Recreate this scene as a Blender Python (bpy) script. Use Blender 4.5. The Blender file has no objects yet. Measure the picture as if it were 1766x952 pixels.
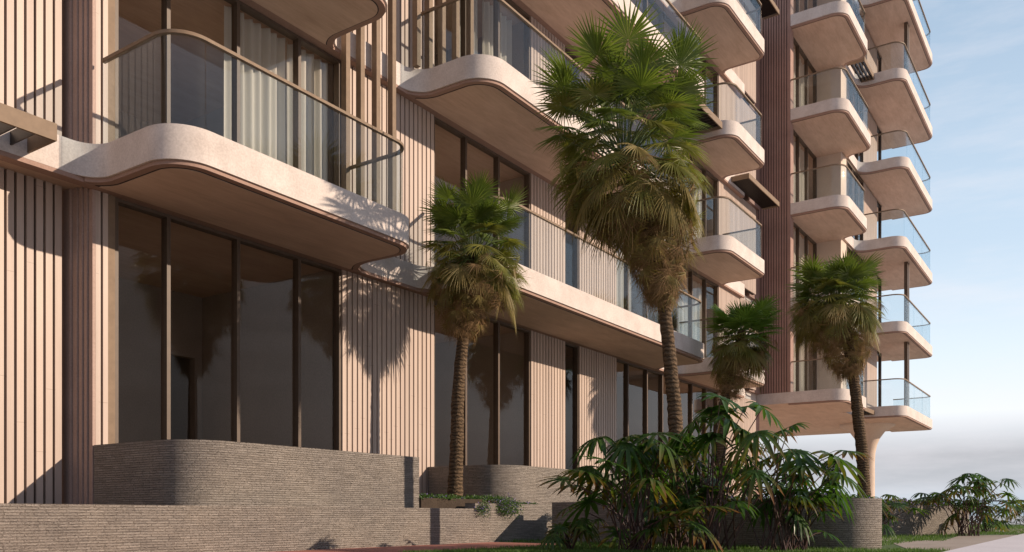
import bpy, math, random
from math import sin, cos, pi, radians
from mathutils import Vector, Matrix, noise as mnoise
random.seed(7)
sc = bpy.context.scene
COL = sc.collection

# ------------------------------------------------------------------ camera
cd = bpy.data.cameras.new("camera"); cam = bpy.data.objects.new("camera", cd); COL.objects.link(cam)
cd.sensor_width = 36.0; cd.lens = 30.687; cd.shift_y = 0.2337
cd.clip_start = 0.05; cd.clip_end = 6000
cam.location = (0, 0, 0)                       # everything is measured from the eye; the ground lies at z = G
cam.rotation_euler = (radians(90), 0, radians(-55.84))
sc.camera = cam
G = -0.43

# ------------------------------------------------------------------ sky, sun, exposure
SUN = Vector((-0.47, 1.0, -0.405)).normalized()          # direction the light travels
elev = math.asin(-SUN.z); rot = math.atan2(-SUN.x, -SUN.y)
w = bpy.data.worlds.new("World"); sc.world = w; w.use_nodes = True
nt = w.node_tree; nt.nodes.clear()
def wn(t, **k):
    n = nt.nodes.new(t)
    for a, b in k.items(): setattr(n, a, b)
    return n
out = wn('ShaderNodeOutputWorld'); bg = wn('ShaderNodeBackground')
sky = wn('ShaderNodeTexSky', sky_type='NISHITA', sun_disc=False)
sky.sun_elevation = elev; sky.sun_rotation = rot; sky.air_density = 1.0; sky.dust_density = 1.4; sky.ozone_density = 1.2
tc = wn('ShaderNodeTexCoord'); sep = wn('ShaderNodeSeparateXYZ')
nt.links.new(tc.outputs['Generated'], sep.inputs[0])
# thin high cloud: stretched noise
mp = wn('ShaderNodeMapping'); mp.inputs['Scale'].default_value = (1.2, 1.2, 6.5)
nt.links.new(tc.outputs['Generated'], mp.inputs[0])
nz = wn('ShaderNodeTexNoise'); nz.inputs['Scale'].default_value = 2.6; nz.inputs['Detail'].default_value = 9; nz.inputs['Roughness'].default_value = 0.62
nt.links.new(mp.outputs[0], nz.inputs['Vector'])
cr = wn('ShaderNodeValToRGB'); cr.color_ramp.elements[0].position = 0.48; cr.color_ramp.elements[0].color = (0, 0, 0, 1)
cr.color_ramp.elements[1].position = 0.72; cr.color_ramp.elements[1].color = (1, 1, 1, 1)
nt.links.new(nz.outputs['Fac'], cr.inputs[0])
# low veil: how much pale haze covers the blue, by height
def ramp_(src, stops):
    r = wn('ShaderNodeValToRGB'); e = r.color_ramp.elements
    e[0].position = stops[0][0]; e[0].color = tuple(stops[0][1]) + (1,); e[1].position = stops[-1][0]; e[1].color = tuple(stops[-1][1]) + (1,)
    for p, c in stops[1:-1]: q = e.new(p); q.color = tuple(c) + (1,)
    nt.links.new(src, r.inputs[0]); return r
g3 = lambda v: (v, v, v)
veil = ramp_(sep.outputs[2], [(0, g3(1)), (0.30, g3(0.95)), (0.5, g3(0.75)), (0.9, g3(0.15))])
# pale, slightly banded air low over the horizon
hzc = ramp_(sep.outputs[2], [(0, (6.0, 6.8, 7.8)), (0.018, (6.2, 7.0, 7.9)), (0.036, (5.5, 5.8, 6.3)), (0.062, (5.7, 5.8, 6.2)), (0.088, (8.6, 8.9, 9.4)), (0.105, (10.2, 10.6, 11.0)), (0.165, (8.8, 10.0, 11.1)), (0.27, (6.7, 8.3, 10.0)), (0.45, (5.5, 7.2, 9.2))])
# unseen low sky behind the camera, toned dim and brownish for the window reflections
dt = wn('ShaderNodeVectorMath', operation='DOT_PRODUCT'); nt.links.new(tc.outputs['Generated'], dt.inputs[0]); dt.inputs[1].default_value = (-0.55, -0.83, 0)
side = wn('ShaderNodeMapRange'); nt.links.new(dt.outputs['Value'], side.inputs[0]); side.inputs[1].default_value = -0.35; side.inputs[2].default_value = 0.4
hz = wn('ShaderNodeMix', data_type='RGBA'); nt.links.new(side.outputs[0], hz.inputs['Factor']); nt.links.new(hzc.outputs[0], hz.inputs['A']); sunside = ramp_(sep.outputs[2], [(0, (3.4, 3.1, 3.0)), (0.25, (3.9, 3.7, 3.8)), (0.45, (5.2, 5.9, 7.9)), (0.9, (5.4, 6.8, 10.2))]); nt.links.new(sunside.outputs[0], hz.inputs['B'])
m1 = wn('ShaderNodeMix', data_type='RGBA'); nt.links.new(veil.outputs[0], m1.inputs['Factor'])
nt.links.new(sky.outputs[0], m1.inputs['A']); nt.links.new(hz.outputs['Result'], m1.inputs['B'])
m2 = wn('ShaderNodeMix', data_type='RGBA'); mul = wn('ShaderNodeMath', operation='MULTIPLY'); mul.inputs[1].default_value = 0.38
nt.links.new(cr.outputs[0], mul.inputs[0]); nt.links.new(mul.outputs[0], m2.inputs['Factor'])
nt.links.new(m1.outputs['Result'], m2.inputs['A']); m2.inputs['B'].default_value = (10.2, 9.8, 10.2, 1)
nt.links.new(m2.outputs['Result'], bg.inputs[0]); bg.inputs[1].default_value = 0.088
nt.links.new(bg.outputs[0], out.inputs[0])

sd = bpy.data.lights.new("sun", 'SUN'); so = bpy.data.objects.new("sun", sd); COL.objects.link(so)
sd.energy = 4.9; sd.angle = radians(0.5); sd.color = (1.0, 0.81, 0.63)
so.rotation_euler = SUN.to_track_quat('-Z', 'Y').to_euler(); so.location = (20, -30, 30)
sc.view_settings.view_transform = 'Standard'; sc.view_settings.look = 'None'
sc.view_settings.exposure = 0.12; sc.view_settings.gamma = 1.0; sc.view_settings.use_curve_mapping = False
sc.render.engine = 'CYCLES'
sc.cycles.max_bounces = 8; sc.cycles.transparent_max_bounces = 24; sc.cycles.diffuse_bounces = 6; sc.cycles.glossy_bounces = 4
sc.cycles.caustics_reflective = False; sc.cycles.caustics_refractive = False

# ------------------------------------------------------------------ materials
class Mat:
    def __init__(s, name):
        s.m = bpy.data.materials.new(name); s.m.use_nodes = True; s.t = s.m.node_tree
        s.b = s.t.nodes['Principled BSDF']; s.o = s.t.nodes['Material Output']
    def n(s, t, **k):
        x = s.t.nodes.new(t)
        for a, b in k.items():
            if a in ('data_type', 'operation', 'feature', 'blend_type', 'noise_dimensions', 'distribution'): setattr(x, a, b)
            else: x.inputs[a].default_value = b
        return x
    def l(s, a, b): s.t.links.new(a, b)
    def coords(s, scale=(1, 1, 1), wrap=False):
        """object coordinates; wrap=True gives (x - y, 0, z) so the pattern runs round vertical walls"""
        tc = s.n('ShaderNodeTexCoord'); src = tc.outputs['Object']
        if wrap:
            sp = s.n('ShaderNodeSeparateXYZ'); s.l(src, sp.inputs[0])
            sub = s.n('ShaderNodeMath', operation='SUBTRACT'); s.l(sp.outputs[0], sub.inputs[0]); s.l(sp.outputs[1], sub.inputs[1])
            cb = s.n('ShaderNodeCombineXYZ'); s.l(sub.outputs[0], cb.inputs[0]); s.l(sp.outputs[2], cb.inputs[1]); src = cb.outputs[0]
        mp = s.n('ShaderNodeMapping'); mp.inputs['Scale'].default_value = scale; s.l(src, mp.inputs[0])
        return mp.outputs[0]
    def noise(s, vec, scale, detail=4, rough=0.6):
        x = s.n('ShaderNodeTexNoise', Scale=scale, Detail=detail, Roughness=rough); s.l(vec, x.inputs['Vector']); return x.outputs['Fac']
    def ramp(s, fac, stops):
        x = s.n('ShaderNodeValToRGB'); e = x.color_ramp.elements
        e[0].position, e[0].color = stops[0][0], tuple(stops[0][1]) + (1,)
        e[1].position, e[1].color = stops[-1][0], tuple(stops[-1][1]) + (1,)
        for p, c in stops[1:-1]: q = e.new(p); q.color = tuple(c) + (1,)
        s.l(fac, x.inputs[0]); return x.outputs[0]
    def mix(s, fac, a, b, mode='MIX'):
        x = s.n('ShaderNodeMix', data_type='RGBA', blend_type=mode)
        for v, k in ((fac, 'Factor'), (a, 'A'), (b, 'B')):
            if isinstance(v, bpy.types.NodeSocket): s.l(v, x.inputs[k])
            elif k == 'Factor': x.inputs[k].default_value = v
            else: x.inputs[k].default_value = tuple(v) + (1,)
        return x.outputs['Result']
    def bump(s, h, strength=0.3, dist=0.01, chain=None):
        x = s.n('ShaderNodeBump', Strength=strength, Distance=dist); s.l(h, x.inputs['Height'])
        if chain is not None: s.l(chain, x.inputs['Normal'])
        s.l(x.outputs[0], s.b.inputs['Normal']); return x.outputs[0]
    def color(s, c):
        if isinstance(c, bpy.types.NodeSocket): s.l(c, s.b.inputs['Base Color'])
        else: s.b.inputs['Base Color'].default_value = tuple(c) + (1,)
    def rough(s, r, spec=0.5): s.b.inputs['Roughness'].default_value = r; s.b.inputs['Specular IOR Level'].default_value = spec

def mottled(name, c0, c1, scale=1.6, rough=0.8, stretch=(1, 1, 1), bump=0.15, fine=40, spec=0.3, bd=0.006):
    m = Mat(name); v = m.coords(stretch)
    a = m.noise(v, scale, 8, 0.65); b = m.noise(v, fine, 4, 0.6)
    col = m.ramp(a, [(0.3, c0), (0.7, c1)])
    col = m.mix(0.22, col, m.ramp(b, [(0.35, [x * 0.7 for x in c0]), (0.65, [min(1, x * 1.2) for x in c1])]))
    m.color(col); m.rough(rough, spec); m.bump(b, bump, bd)
    return m.m

def make_rib():
    m = Mat("ribbed_cladding"); v = m.coords((1, 1, 1), wrap=True)
    g = m.noise(m.coords((22, 0.9, 1), wrap=True), 1.0, 6, 0.6)           # grain along the board
    big = m.noise(v, 0.55, 5, 0.6); fine = m.noise(m.coords((90, 9, 1), wrap=True), 1.0, 3, 0.6)
    sp = m.n('ShaderNodeSeparateXYZ'); m.l(v, sp.inputs[0])
    fl = m.n('ShaderNodeMath', operation='SNAP'); m.l(sp.outputs[0], fl.inputs[0]); fl.inputs[1].default_value = 0.117
    wn_ = m.n('ShaderNodeTexWhiteNoise', noise_dimensions='1D'); m.l(fl.outputs[0], wn_.inputs['W'])
    # butt joints at their own height on every board
    mz = m.n('ShaderNodeMath', operation='MULTIPLY_ADD'); m.l(wn_.outputs['Value'], mz.inputs[0]); mz.inputs[1].default_value = 3.2; m.l(sp.outputs[1], mz.inputs[2])
    md = m.n('ShaderNodeMath', operation='PINGPONG'); m.l(mz.outputs[0], md.inputs[0]); md.inputs[1].default_value = 1.6
    lt = m.n('ShaderNodeMath', operation='LESS_THAN'); m.l(md.outputs[0], lt.inputs[0]); lt.inputs[1].default_value = 0.004
    col = m.ramp(g, [(0.25, (0.38, 0.295, 0.25)), (0.75, (0.53, 0.42, 0.36))])
    col = m.mix(0.35, col, m.ramp(big, [(0.3, (0.43, 0.33, 0.28)), (0.7, (0.57, 0.46, 0.39))]))
    col = m.mix(0.35, col, m.ramp(wn_.outputs['Value'], [(0, (0.36, 0.275, 0.225)), (1, (0.62, 0.49, 0.40))]))
    ltm = m.n('ShaderNodeMath', operation='MULTIPLY'); ltm.inputs[1].default_value = 0.55; m.l(lt.outputs[0], ltm.inputs[0]); col = m.mix(ltm.outputs[0], col, (0.26, 0.19, 0.15))
    m.color(col); m.rough(0.50, 0.42)
    b1 = m.bump(g, 0.35, 0.004); m.bump(fine, 0.45, 0.003, b1)
    return m.m
def make_brick():
    m = Mat("linear_brick"); v = m.coords((1, 1, 1), wrap=True)
    def br(off, rowh, wd):
        b = m.n('ShaderNodeTexBrick', Scale=1.0); b.offset = off; b.offset_frequency = 2; b.squash = 0.7; b.squash_frequency = 3
        b.inputs['Brick Width'].default_value = wd; b.inputs['Row Height'].default_value = rowh
        b.inputs['Mortar Size'].default_value = 0.0060; b.inputs['Mortar Smooth'].default_value = 0.6; b.inputs['Bias'].default_value = 0.0
        b.inputs['Color1'].default_value = (0.15, 0.137, 0.126, 1); b.inputs['Color2'].default_value = (0.47, 0.43, 0.39, 1); b.inputs['Mortar'].default_value = (0.03, 0.026, 0.023, 1)
        return b
    warp = m.n('ShaderNodeTexNoise', Scale=3.0, Detail=3.0); m.l(v, warp.inputs['Vector'])
    wv = m.n('ShaderNodeVectorMath', operation='MULTIPLY_ADD'); m.l(warp.outputs['Color'], wv.inputs[0]); wv.inputs[1].default_value = (0.03, 0.008, 0); m.l(v, wv.inputs[2])
    a = br(0.37, 0.027, 0.19); m.l(wv.outputs[0], a.inputs['Vector'])
    big = m.noise(v, 1.1, 6, 0.65); pit = m.noise(m.coords((38, 95, 1), wrap=True), 1.0, 5, 0.75); streak = m.noise(m.coords((2.5, 60, 1), wrap=True), 1.0, 4, 0.7)
    col = m.mix(0.42, a.outputs['Color'], m.ramp(pit, [(0.38, (0.055, 0.047, 0.042)), (0.50, (0.31, 0.27, 0.235)), (0.62, (0.58, 0.53, 0.48))]))
    col = m.mix(0.30, col, m.ramp(streak, [(0.35, (0.10, 0.085, 0.075)), (0.65, (0.40, 0.34, 0.285))]))
    col = m.mix(0.30, col, m.ramp(big, [(0.35, (0.22, 0.20, 0.19)), (0.65, (0.42, 0.36, 0.30))]))
    m.color(col); m.rough(0.95, 0.15)
    inv = m.n('ShaderNodeMath', operation='SUBTRACT'); inv.inputs[0].default_value = 1.0; m.l(a.outputs['Fac'], inv.inputs[1])
    b1 = m.bump(inv.outputs[0], 1.0, 0.02); b2 = m.bump(pit, 0.9, 0.022, b1); m.bump(streak, 0.6, 0.02, b2)
    return m.m
def make_glass(name, tint, ior, facmul=1.0, bumpy=0.0):
    m = Mat(name); m.t.nodes.remove(m.b)
    tr = m.n('ShaderNodeBsdfTransparent'); tr.inputs[0].default_value = tuple(tint) + (1,)
    gl = m.n('ShaderNodeBsdfGlossy'); gl.inputs['Roughness'].default_value = 0.0; gl.inputs[0].default_value = (1, 1, 1, 1)
    fr = m.n('ShaderNodeFresnel', IOR=ior); mx = m.n('ShaderNodeMixShader')
    ml = m.n('ShaderNodeMath', operation='MULTIPLY'); m.l(fr.outputs[0], ml.inputs[0])
    ge = m.n('ShaderNodeNewGeometry'); iv = m.n('ShaderNodeMath', operation='SUBTRACT'); iv.inputs[0].default_value = facmul; m.l(ge.outputs['Backfacing'], iv.inputs[1])
    iv.use_clamp = True; m.l(iv.outputs[0], ml.inputs[1])
    m.l(ml.outputs[0], mx.inputs[0]); m.l(tr.outputs[0], mx.inputs[1]); m.l(gl.outputs[0], mx.inputs[2])
    if bumpy:
        nz = m.noise(m.coords(), 0.5, 2, 0.5); bp = m.n('ShaderNodeBump', Strength=bumpy, Distance=0.02); m.l(nz, bp.inputs['Height'])
        m.l(bp.outputs[0], gl.inputs['Normal'])
    m.l(mx.outputs[0], m.o.inputs['Surface']); return m.m
def make_leaf(name, c0, c1, tip=None, rough=0.38, trans=0.28, scale=3.0):
    m = Mat(name)
    nz = m.noise(m.coords(), scale, 4, 0.6)
    gi = m.n('ShaderNodeNewGeometry')
    col = m.ramp(nz, [(0.3, c0), (0.7, c1)])
    col = m.mix(0.5, col, m.ramp(gi.outputs['Random Per Island'], [(0, c0), (1, c1)]))
    if tip is not None:
        at = m.n('ShaderNodeAttribute'); at.attribute_name = 'tip'
        col = m.mix(at.outputs['Fac'], col, tip)
    m.color(col); m.rough(rough, 0.4)
    tl = m.n('ShaderNodeBsdfTranslucent'); mx = m.n('ShaderNodeMixShader'); mx.inputs[0].default_value = trans
    br = m.mix(1.0, col, (1.5, 1.65, 0.8), 'MULTIPLY')
    m.l(br, tl.inputs[0]); m.l(m.b.outputs[0], mx.inputs[1]); m.l(tl.outputs[0], mx.inputs[2]); m.l(mx.outputs[0], m.o.inputs['Surface'])
    return m.m
def make_trunk():
    m = Mat("palm_bark"); v = m.coords((1, 1, 1))
    wv = m.n('ShaderNodeTexWave', Scale=5.0, Distortion=5.0, Detail=3.0); wv.bands_direction = 'Z'; wv.inputs['Detail Scale'].default_value = 2.5
    m.l(v, wv.inputs['Vector']); nz = m.noise(m.coords((3, 3, 14)), 4.0, 5, 0.7)
    col = m.mix(0.5, m.ramp(wv.outputs['Fac'], [(0.1, (0.03, 0.021, 0.014)), (0.6, (0.15, 0.10, 0.06))]), m.ramp(nz, [(0.3, (0.04, 0.027, 0.018)), (0.7, (0.20, 0.135, 0.08))]))
    m.color(col); m.rough(0.9, 0.2); b = m.bump(wv.outputs['Fac'], 0.7, 0.03); m.bump(nz, 0.6, 0.02, b); return m.m
def plain(name, c, rough=0.5, metal=0.0, spec=0.5):
    m = Mat(name); m.rough(rough, spec); m.b.inputs['Metallic'].default_value = metal
    nz = m.noise(m.coords(), 9.0, 4, 0.6)
    m.color(m.ramp(nz, [(0.3, [x * 0.88 for x in c]), (0.7, [min(1, x * 1.1) for x in c])])); return m.m
M = {}
M['rib'] = make_rib(); M['brick'] = make_brick()
M['groove'] = mottled('cladding_backing', (0.045, 0.032, 0.027), (0.075, 0.052, 0.043), 2.0, 0.9)
M['plaster'] = mottled('balcony_plaster', (0.49, 0.42, 0.38), (0.68, 0.61, 0.565), 2.2, 0.78, bump=0.12)
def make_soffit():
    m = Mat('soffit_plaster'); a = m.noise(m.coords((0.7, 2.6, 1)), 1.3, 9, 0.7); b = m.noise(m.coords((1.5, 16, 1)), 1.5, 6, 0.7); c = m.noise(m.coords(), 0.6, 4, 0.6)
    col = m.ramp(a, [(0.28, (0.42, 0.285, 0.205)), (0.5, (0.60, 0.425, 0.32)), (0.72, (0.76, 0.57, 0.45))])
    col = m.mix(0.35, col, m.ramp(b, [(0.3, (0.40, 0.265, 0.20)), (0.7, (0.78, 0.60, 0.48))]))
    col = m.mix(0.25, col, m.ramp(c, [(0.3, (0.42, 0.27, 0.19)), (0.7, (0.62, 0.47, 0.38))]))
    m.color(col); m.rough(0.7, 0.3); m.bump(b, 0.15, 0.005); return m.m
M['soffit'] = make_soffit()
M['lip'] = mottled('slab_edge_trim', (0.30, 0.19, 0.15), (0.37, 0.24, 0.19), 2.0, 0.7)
M['dark'] = plain('painted_gap_shade', (0.03, 0.02, 0.018), 0.8)  # near-black colour stands in for the shade inside a soffit groove
M['bronze'] = plain('bronze_metal', (0.22, 0.155, 0.105), 0.6, 0.0, 0.2)
M['frame'] = plain('dark_frame_metal', (0.035, 0.026, 0.022), 0.4, 0.3)
M['redpier'] = mottled('red_brown_pier', (0.27, 0.165, 0.135), (0.37, 0.235, 0.195), 1.5, 0.7)
M['pilaster'] = mottled('corner_pilaster_paint', (0.36, 0.255, 0.215), (0.47, 0.34, 0.29), 1.5, 0.7)
M['render'] = mottled('tower_render', (0.54, 0.43, 0.35), (0.67, 0.55, 0.46), 1.0, 0.8)
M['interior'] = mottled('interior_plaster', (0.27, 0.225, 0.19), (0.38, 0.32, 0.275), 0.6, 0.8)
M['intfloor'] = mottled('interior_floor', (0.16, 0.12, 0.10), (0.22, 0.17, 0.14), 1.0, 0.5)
M['pane'] = make_glass('window_glass', (0.87, 0.85, 0.82), 1.5, 1.0, 0.02)
M['balglass'] = make_glass('railing_glass', (0.91, 0.945, 0.96), 1.5, 1.0)
M['curtain'] = None
def make_curtain():
    m = Mat('curtain_fabric'); m.color((0.80, 0.79, 0.74)); m.rough(0.9, 0.1)
    tl = m.n('ShaderNodeBsdfTranslucent'); tl.inputs[0].default_value = (0.8, 0.79, 0.72, 1); mx = m.n('ShaderNodeMixShader'); mx.inputs[0].default_value = 0.3
    m.l(m.b.outputs[0], mx.inputs[1]); m.l(tl.outputs[0], mx.inputs[2]); m.l(mx.outputs[0], m.o.inputs['Surface']); return m.m
M['curtain'] = make_curtain()
M['trunk'] = make_trunk()
M['frond'] = make_leaf('palm_frond_green', (0.075, 0.125, 0.026), (0.185, 0.225, 0.05))
M['frond_bright'] = make_leaf('palm_frond_lime', (0.09, 0.17, 0.03), (0.17, 0.26, 0.05), trans=0.4)
M['frond_mid'] = make_leaf('palm_frond_yellowing', (0.125, 0.145, 0.032), (0.24, 0.22, 0.06))
M['frond_old'] = make_leaf('palm_frond_olive', (0.14, 0.12, 0.035), (0.27, 0.20, 0.065), rough=0.6)
M['frond_dead'] = make_leaf('palm_frond_dead', (0.16, 0.095, 0.042), (0.32, 0.20, 0.095), rough=0.85, trans=0.12)
M['fatsia'] = make_leaf('shrub_leaf', (0.022, 0.066, 0.014), (0.075, 0.14, 0.026), tip=(0.28, 0.075, 0.02), rough=0.36, trans=0.38)
M['stem'] = plain('shrub_stem', (0.07, 0.032, 0.028), 0.6)
M['smallleaf'] = make_leaf('ground_cover_leaf', (0.03, 0.075, 0.015), (0.09, 0.16, 0.035), rough=0.5)
M['petal'] = make_leaf('purple_petal', (0.13, 0.09, 0.30), (0.26, 0.20, 0.48), rough=0.6)
M['topiary'] = make_leaf('topiary_leaf', (0.012, 0.022, 0.010), (0.03, 0.045, 0.018), rough=0.6, trans=0.1)
M['grass'] = make_leaf('grass_blade', (0.05, 0.11, 0.02), (0.12, 0.20, 0.045), rough=0.6, trans=0.3)
M['lawn'] = mottled('lawn_soil', (0.045, 0.085, 0.022), (0.09, 0.14, 0.04), 5.0, 0.95)
M['soil'] = mottled('planter_soil', (0.035, 0.025, 0.018), (0.07, 0.05, 0.035), 5.0, 0.95, bump=0.6, bd=0.02)
M['redpath'] = mottled('red_path', (0.30, 0.115, 0.085), (0.42, 0.18, 0.135), 3.0, 0.9, bump=0.3)
M['stone'] = mottled('path_stone', (0.30, 0.25, 0.21), (0.42, 0.36, 0.31), 2.0, 0.85, bump=0.3)
M['pave'] = mottled('pale_paving', (0.60, 0.57, 0.60), (0.70, 0.67, 0.70), 1.2, 0.8)
M['far'] = mottled('far_ground', (0.48, 0.47, 0.46), (0.56, 0.55, 0.54), 0.02, 0.95)

# ------------------------------------------------------------------ mesh helpers
class MB:
    def __init__(s): s.v = []; s.f = []; s.mi = []; s.tip = None
    def quad(s, a, b, c, d, m=0):
        i = len(s.v); s.v += [tuple(a), tuple(b), tuple(c), tuple(d)]; s.f.append((i, i + 1, i + 2, i + 3)); s.mi.append(m)
    def box(s, x0, x1, y0, y1, z0, z1, m=0):
        i = len(s.v)
        s.v += [(x0, y0, z0), (x1, y0, z0), (x1, y1, z0), (x0, y1, z0), (x0, y0, z1), (x1, y0, z1), (x1, y1, z1), (x0, y1, z1)]
        for q in ((0, 3, 2, 1), (4, 5, 6, 7), (0, 1, 5, 4), (1, 2, 6, 5), (2, 3, 7, 6), (3, 0, 4, 7)):
            s.f.append(tuple(i + k for k in q)); s.mi.append(m)
    def prism(s, poly, z0, z1, m=0, mb=None, mt=None):
        n = len(poly); i = len(s.v)
        s.v += [(x, y, z0) for x, y in poly] + [(x, y, z1) for x, y in poly]
        s.f.append(tuple(i + k for k in reversed(range(n)))); s.mi.append(m if mb is None else mb)
        s.f.append(tuple(i + n + k for k in range(n))); s.mi.append(m if mt is None else mt)
        for k in range(n):
            l = (k + 1) % n; s.f.append((i + k, i + l, i + n + l, i + n + k)); s.mi.append(m)
    def strip(s, path, t, z0, z1, m=0):
        """a thin vertical wall (or a flat bar) of thickness t following a plan path"""
        L = offset(path, t / 2); R = offset(path, -t / 2); i = len(s.v); n = len(path)
        for (a, b), (c, d) in zip(L, R): s.v += [(a, b, z0), (a, b, z1), (c, d, z1), (c, d, z0)]
        for k in range(n - 1):
            p = i + 4 * k
            for a, b in ((0, 1), (1, 2), (2, 3), (3, 0)): s.f.append((p + a, p + 4 + a, p + 4 + b, p + b)); s.mi.append(m)
        s.f.append((i, i + 1, i + 2, i + 3)); s.mi.append(m)
        p = i + 4 * (n - 1); s.f.append((p + 3, p + 2, p + 1, p)); s.mi.append(m)
    def tube(s, pts, rad, n=8, m=0, jitter=0.0):
        pts = [Vector(p) for p in pts]; i = len(s.v); up = Vector((0.3, 0.9, 0.1)).normalized()
        for k, p in enumerate(pts):
            d = (pts[min(k + 1, len(pts) - 1)] - pts[max(k - 1, 0)]).normalized()
            a = d.cross(up); a = a.normalized() if a.length > 1e-4 else Vector((1, 0, 0)); b = d.cross(a)
            for j in range(n):
                r = rad[k] * (1 + random.uniform(-jitter, jitter)); t = 2 * pi * j / n
                s.v.append(tuple(p + a * cos(t) * r + b * sin(t) * r))
        for k in range(len(pts) - 1):
            for j in range(n):
                l = (j + 1) % n; s.f.append((i + k * n + j, i + k * n + l, i + (k + 1) * n + l, i + (k + 1) * n + j)); s.mi.append(m)
        s.f.append(tuple(i + j for j in reversed(range(n)))); s.mi.append(m)
        e = i + (len(pts) - 1) * n; s.f.append(tuple(e + j for j in range(n))); s.mi.append(m)
    def build(s, name, mats, parent=None, smooth=False, recalc=False, soft=False):
        me = bpy.data.meshes.new(name); me.from_pydata(s.v, [], s.f)
        if not isinstance(mats, (list, tuple)): mats = [mats]
        for q in mats: me.materials.append(q)
        me.polygons.foreach_set('material_index', s.mi)
        if smooth: me.polygons.foreach_set('use_smooth', [True] * len(s.f))
        if s.tip is not None:
            at = me.attributes.new('tip', 'FLOAT', 'POINT'); at.data.foreach_set('value', s.tip)
        me.update()
        if soft: me.polygons.foreach_set('use_smooth', [True] * len(s.f)); me.set_sharp_from_angle(angle=radians(28))
        if recalc:
            import bmesh
            bm = bmesh.new(); bm.from_mesh(me); bmesh.ops.recalc_face_normals(bm, faces=bm.faces); bm.to_mesh(me); bm.free()
        o = bpy.data.objects.new(name, me); COL.objects.link(o)
        if parent is not None:
            o.parent = parent
            if parent.type == 'EMPTY': o.location = -Vector(parent.location)
        return o
def offset(path, d):
    """offset an open plan polyline to its left by d"""
    out = []; n = len(path)
    for k in range(n):
        ds = []
        for a, b in ((k - 1, k), (k, k + 1)):
            if a >= 0 and b < n:
                v = Vector((path[b][0] - path[a][0], path[b][1] - path[a][1]))
                if v.length > 1e-7: ds.append(v.normalized())
        t = ds[0] if len(ds) == 1 else (ds[0] + ds[1]).normalized()
        q = max(0.5, abs(t.dot(ds[0]))); out.append((path[k][0] - t.y * d / q, path[k][1] + t.x * d / q))
    return out
def fillet(corners, seg=10):
    """corners = [(x, y, r)]; open path with rounded corners"""
    out = []
    for k, (x, y, r) in enumerate(corners):
        if r <= 0 or k in (0, len(corners) - 1): out.append((x, y)); continue
        P = Vector((x, y)); a = (Vector(corners[k - 1][:2]) - P).normalized(); b = (Vector(corners[k + 1][:2]) - P).normalized()
        C = P + (a + b) * r                     # right-angled corners only
        s = P + a * r - C; e = P + b * r - C
        for j in range(seg + 1):
            t = j / seg * pi / 2; q = C + s * cos(t) + e * sin(t); out.append((q.x, q.y))
    return out
def tag(o, label=None, cat=None, group=None, kind=None):
    if label: o['label'] = label
    if cat: o['category'] = cat
    if group: o['group'] = group
    if kind: o['kind'] = kind
    return o
def empty(name, loc, label, cat, group=None):
    o = bpy.data.objects.new(name, None); COL.objects.link(o); o.location = loc; o.empty_display_size = 0.2
    return tag(o, label, cat, group)

# ================================================================== THE BUILDING
H = 3.4
def FB(n): return 4.05 + H * (n - 1)      # underside of the slab edge of floor n
def FT(n): return FB(n) + 0.40            # top of it
bld = empty('apartment_building', (0, 10.3, G), 'pink beige apartment block with stacked rounded glass balconies and ribbed cladding', 'building')
def part(name, mb, mats, parent=bld, **k): return mb.build(name, mats, parent, **k)
TOP = 7

# ---- ribbed cladding ------------------------------------------------------
def ribs_x(x0, x1, Y, z0, z1, pitch=0.117, gap=0.032, depth=0.045, mat='rib', name='ribbed_panel'):
    mb = MB(); n = max(1, round((x1 - x0 + gap) / pitch)); p = (x1 - x0 + gap) / n
    for k in range(n):
        a = x0 + k * p; mb.box(a, a + p - gap, Y, Y + depth, z0, z1, 0)
    mb.box(x0, x1, Y + depth - 0.004, Y + depth + 0.10, z0 + 0.001, z1 - 0.001, 1)
    return part(name, mb, [M[mat], M['groove']])
def ribs_y(X, y0, y1, z0, z1, pitch=0.117, gap=0.032, depth=0.045, mat='rib', name='ribbed_panel'):
    mb = MB(); n = max(1, round((y1 - y0 + gap) / pitch)); p = (y1 - y0 + gap) / n
    for k in range(n):
        a = y0 + k * p; mb.box(X, X + depth, a, a + p - gap, z0, z1, 0)
    mb.box(X + depth - 0.004, X + depth + 0.10, y0, y1, z0 + 0.001, z1 - 0.001, 1)
    return part(name, mb, [M[mat], M['groove']])
def window_x(x0, x1, Y, z0, z1, mull=(), name='window', lab=None):
    """glazing in a wall that runs along x: frame > panes"""
    f = MB(); t = 0.055; d = 0.12; ya, yb = Y - 0.005, Y + d
    f.box(x0, x0 + t, ya, yb, z0, z1); f.box(x1 - t, x1, ya, yb, z0, z1)
    f.box(x0 + t, x1 - t, ya + 0.002, yb, z1 - 0.10, z1); f.box(x0 + t, x1 - t, ya + 0.002, yb, z0, z0 + 0.06)
    for m_ in mull: f.box(m_ - 0.028, m_ + 0.028, ya + 0.001, yb - 0.001, z0 + 0.06, z1 - 0.10)
    fr = part(name, f, M['bronze_frame'])
    if lab: fr['label'] = lab
    xs = [x0 + t] + list(mull) + [x1 - t]
    for k in range(len(xs) - 1):
        a = xs[k] + (0.028 if k else 0); b = xs[k + 1] - (0.028 if k < len(xs) - 2 else 0)
        g = MB(); g.quad((a, Y + 0.065, z0 + 0.06), (b, Y + 0.065, z0 + 0.06), (b, Y + 0.065, z1 - 0.10), (a, Y + 0.065, z1 - 0.10)); g.build('pane', M['pane'], fr)
    return fr
M['bronze_frame'] = plain('bronze_window_frame', (0.11, 0.077, 0.055), 0.5, 0.0, 0.35)
WY = 10.25
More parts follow.
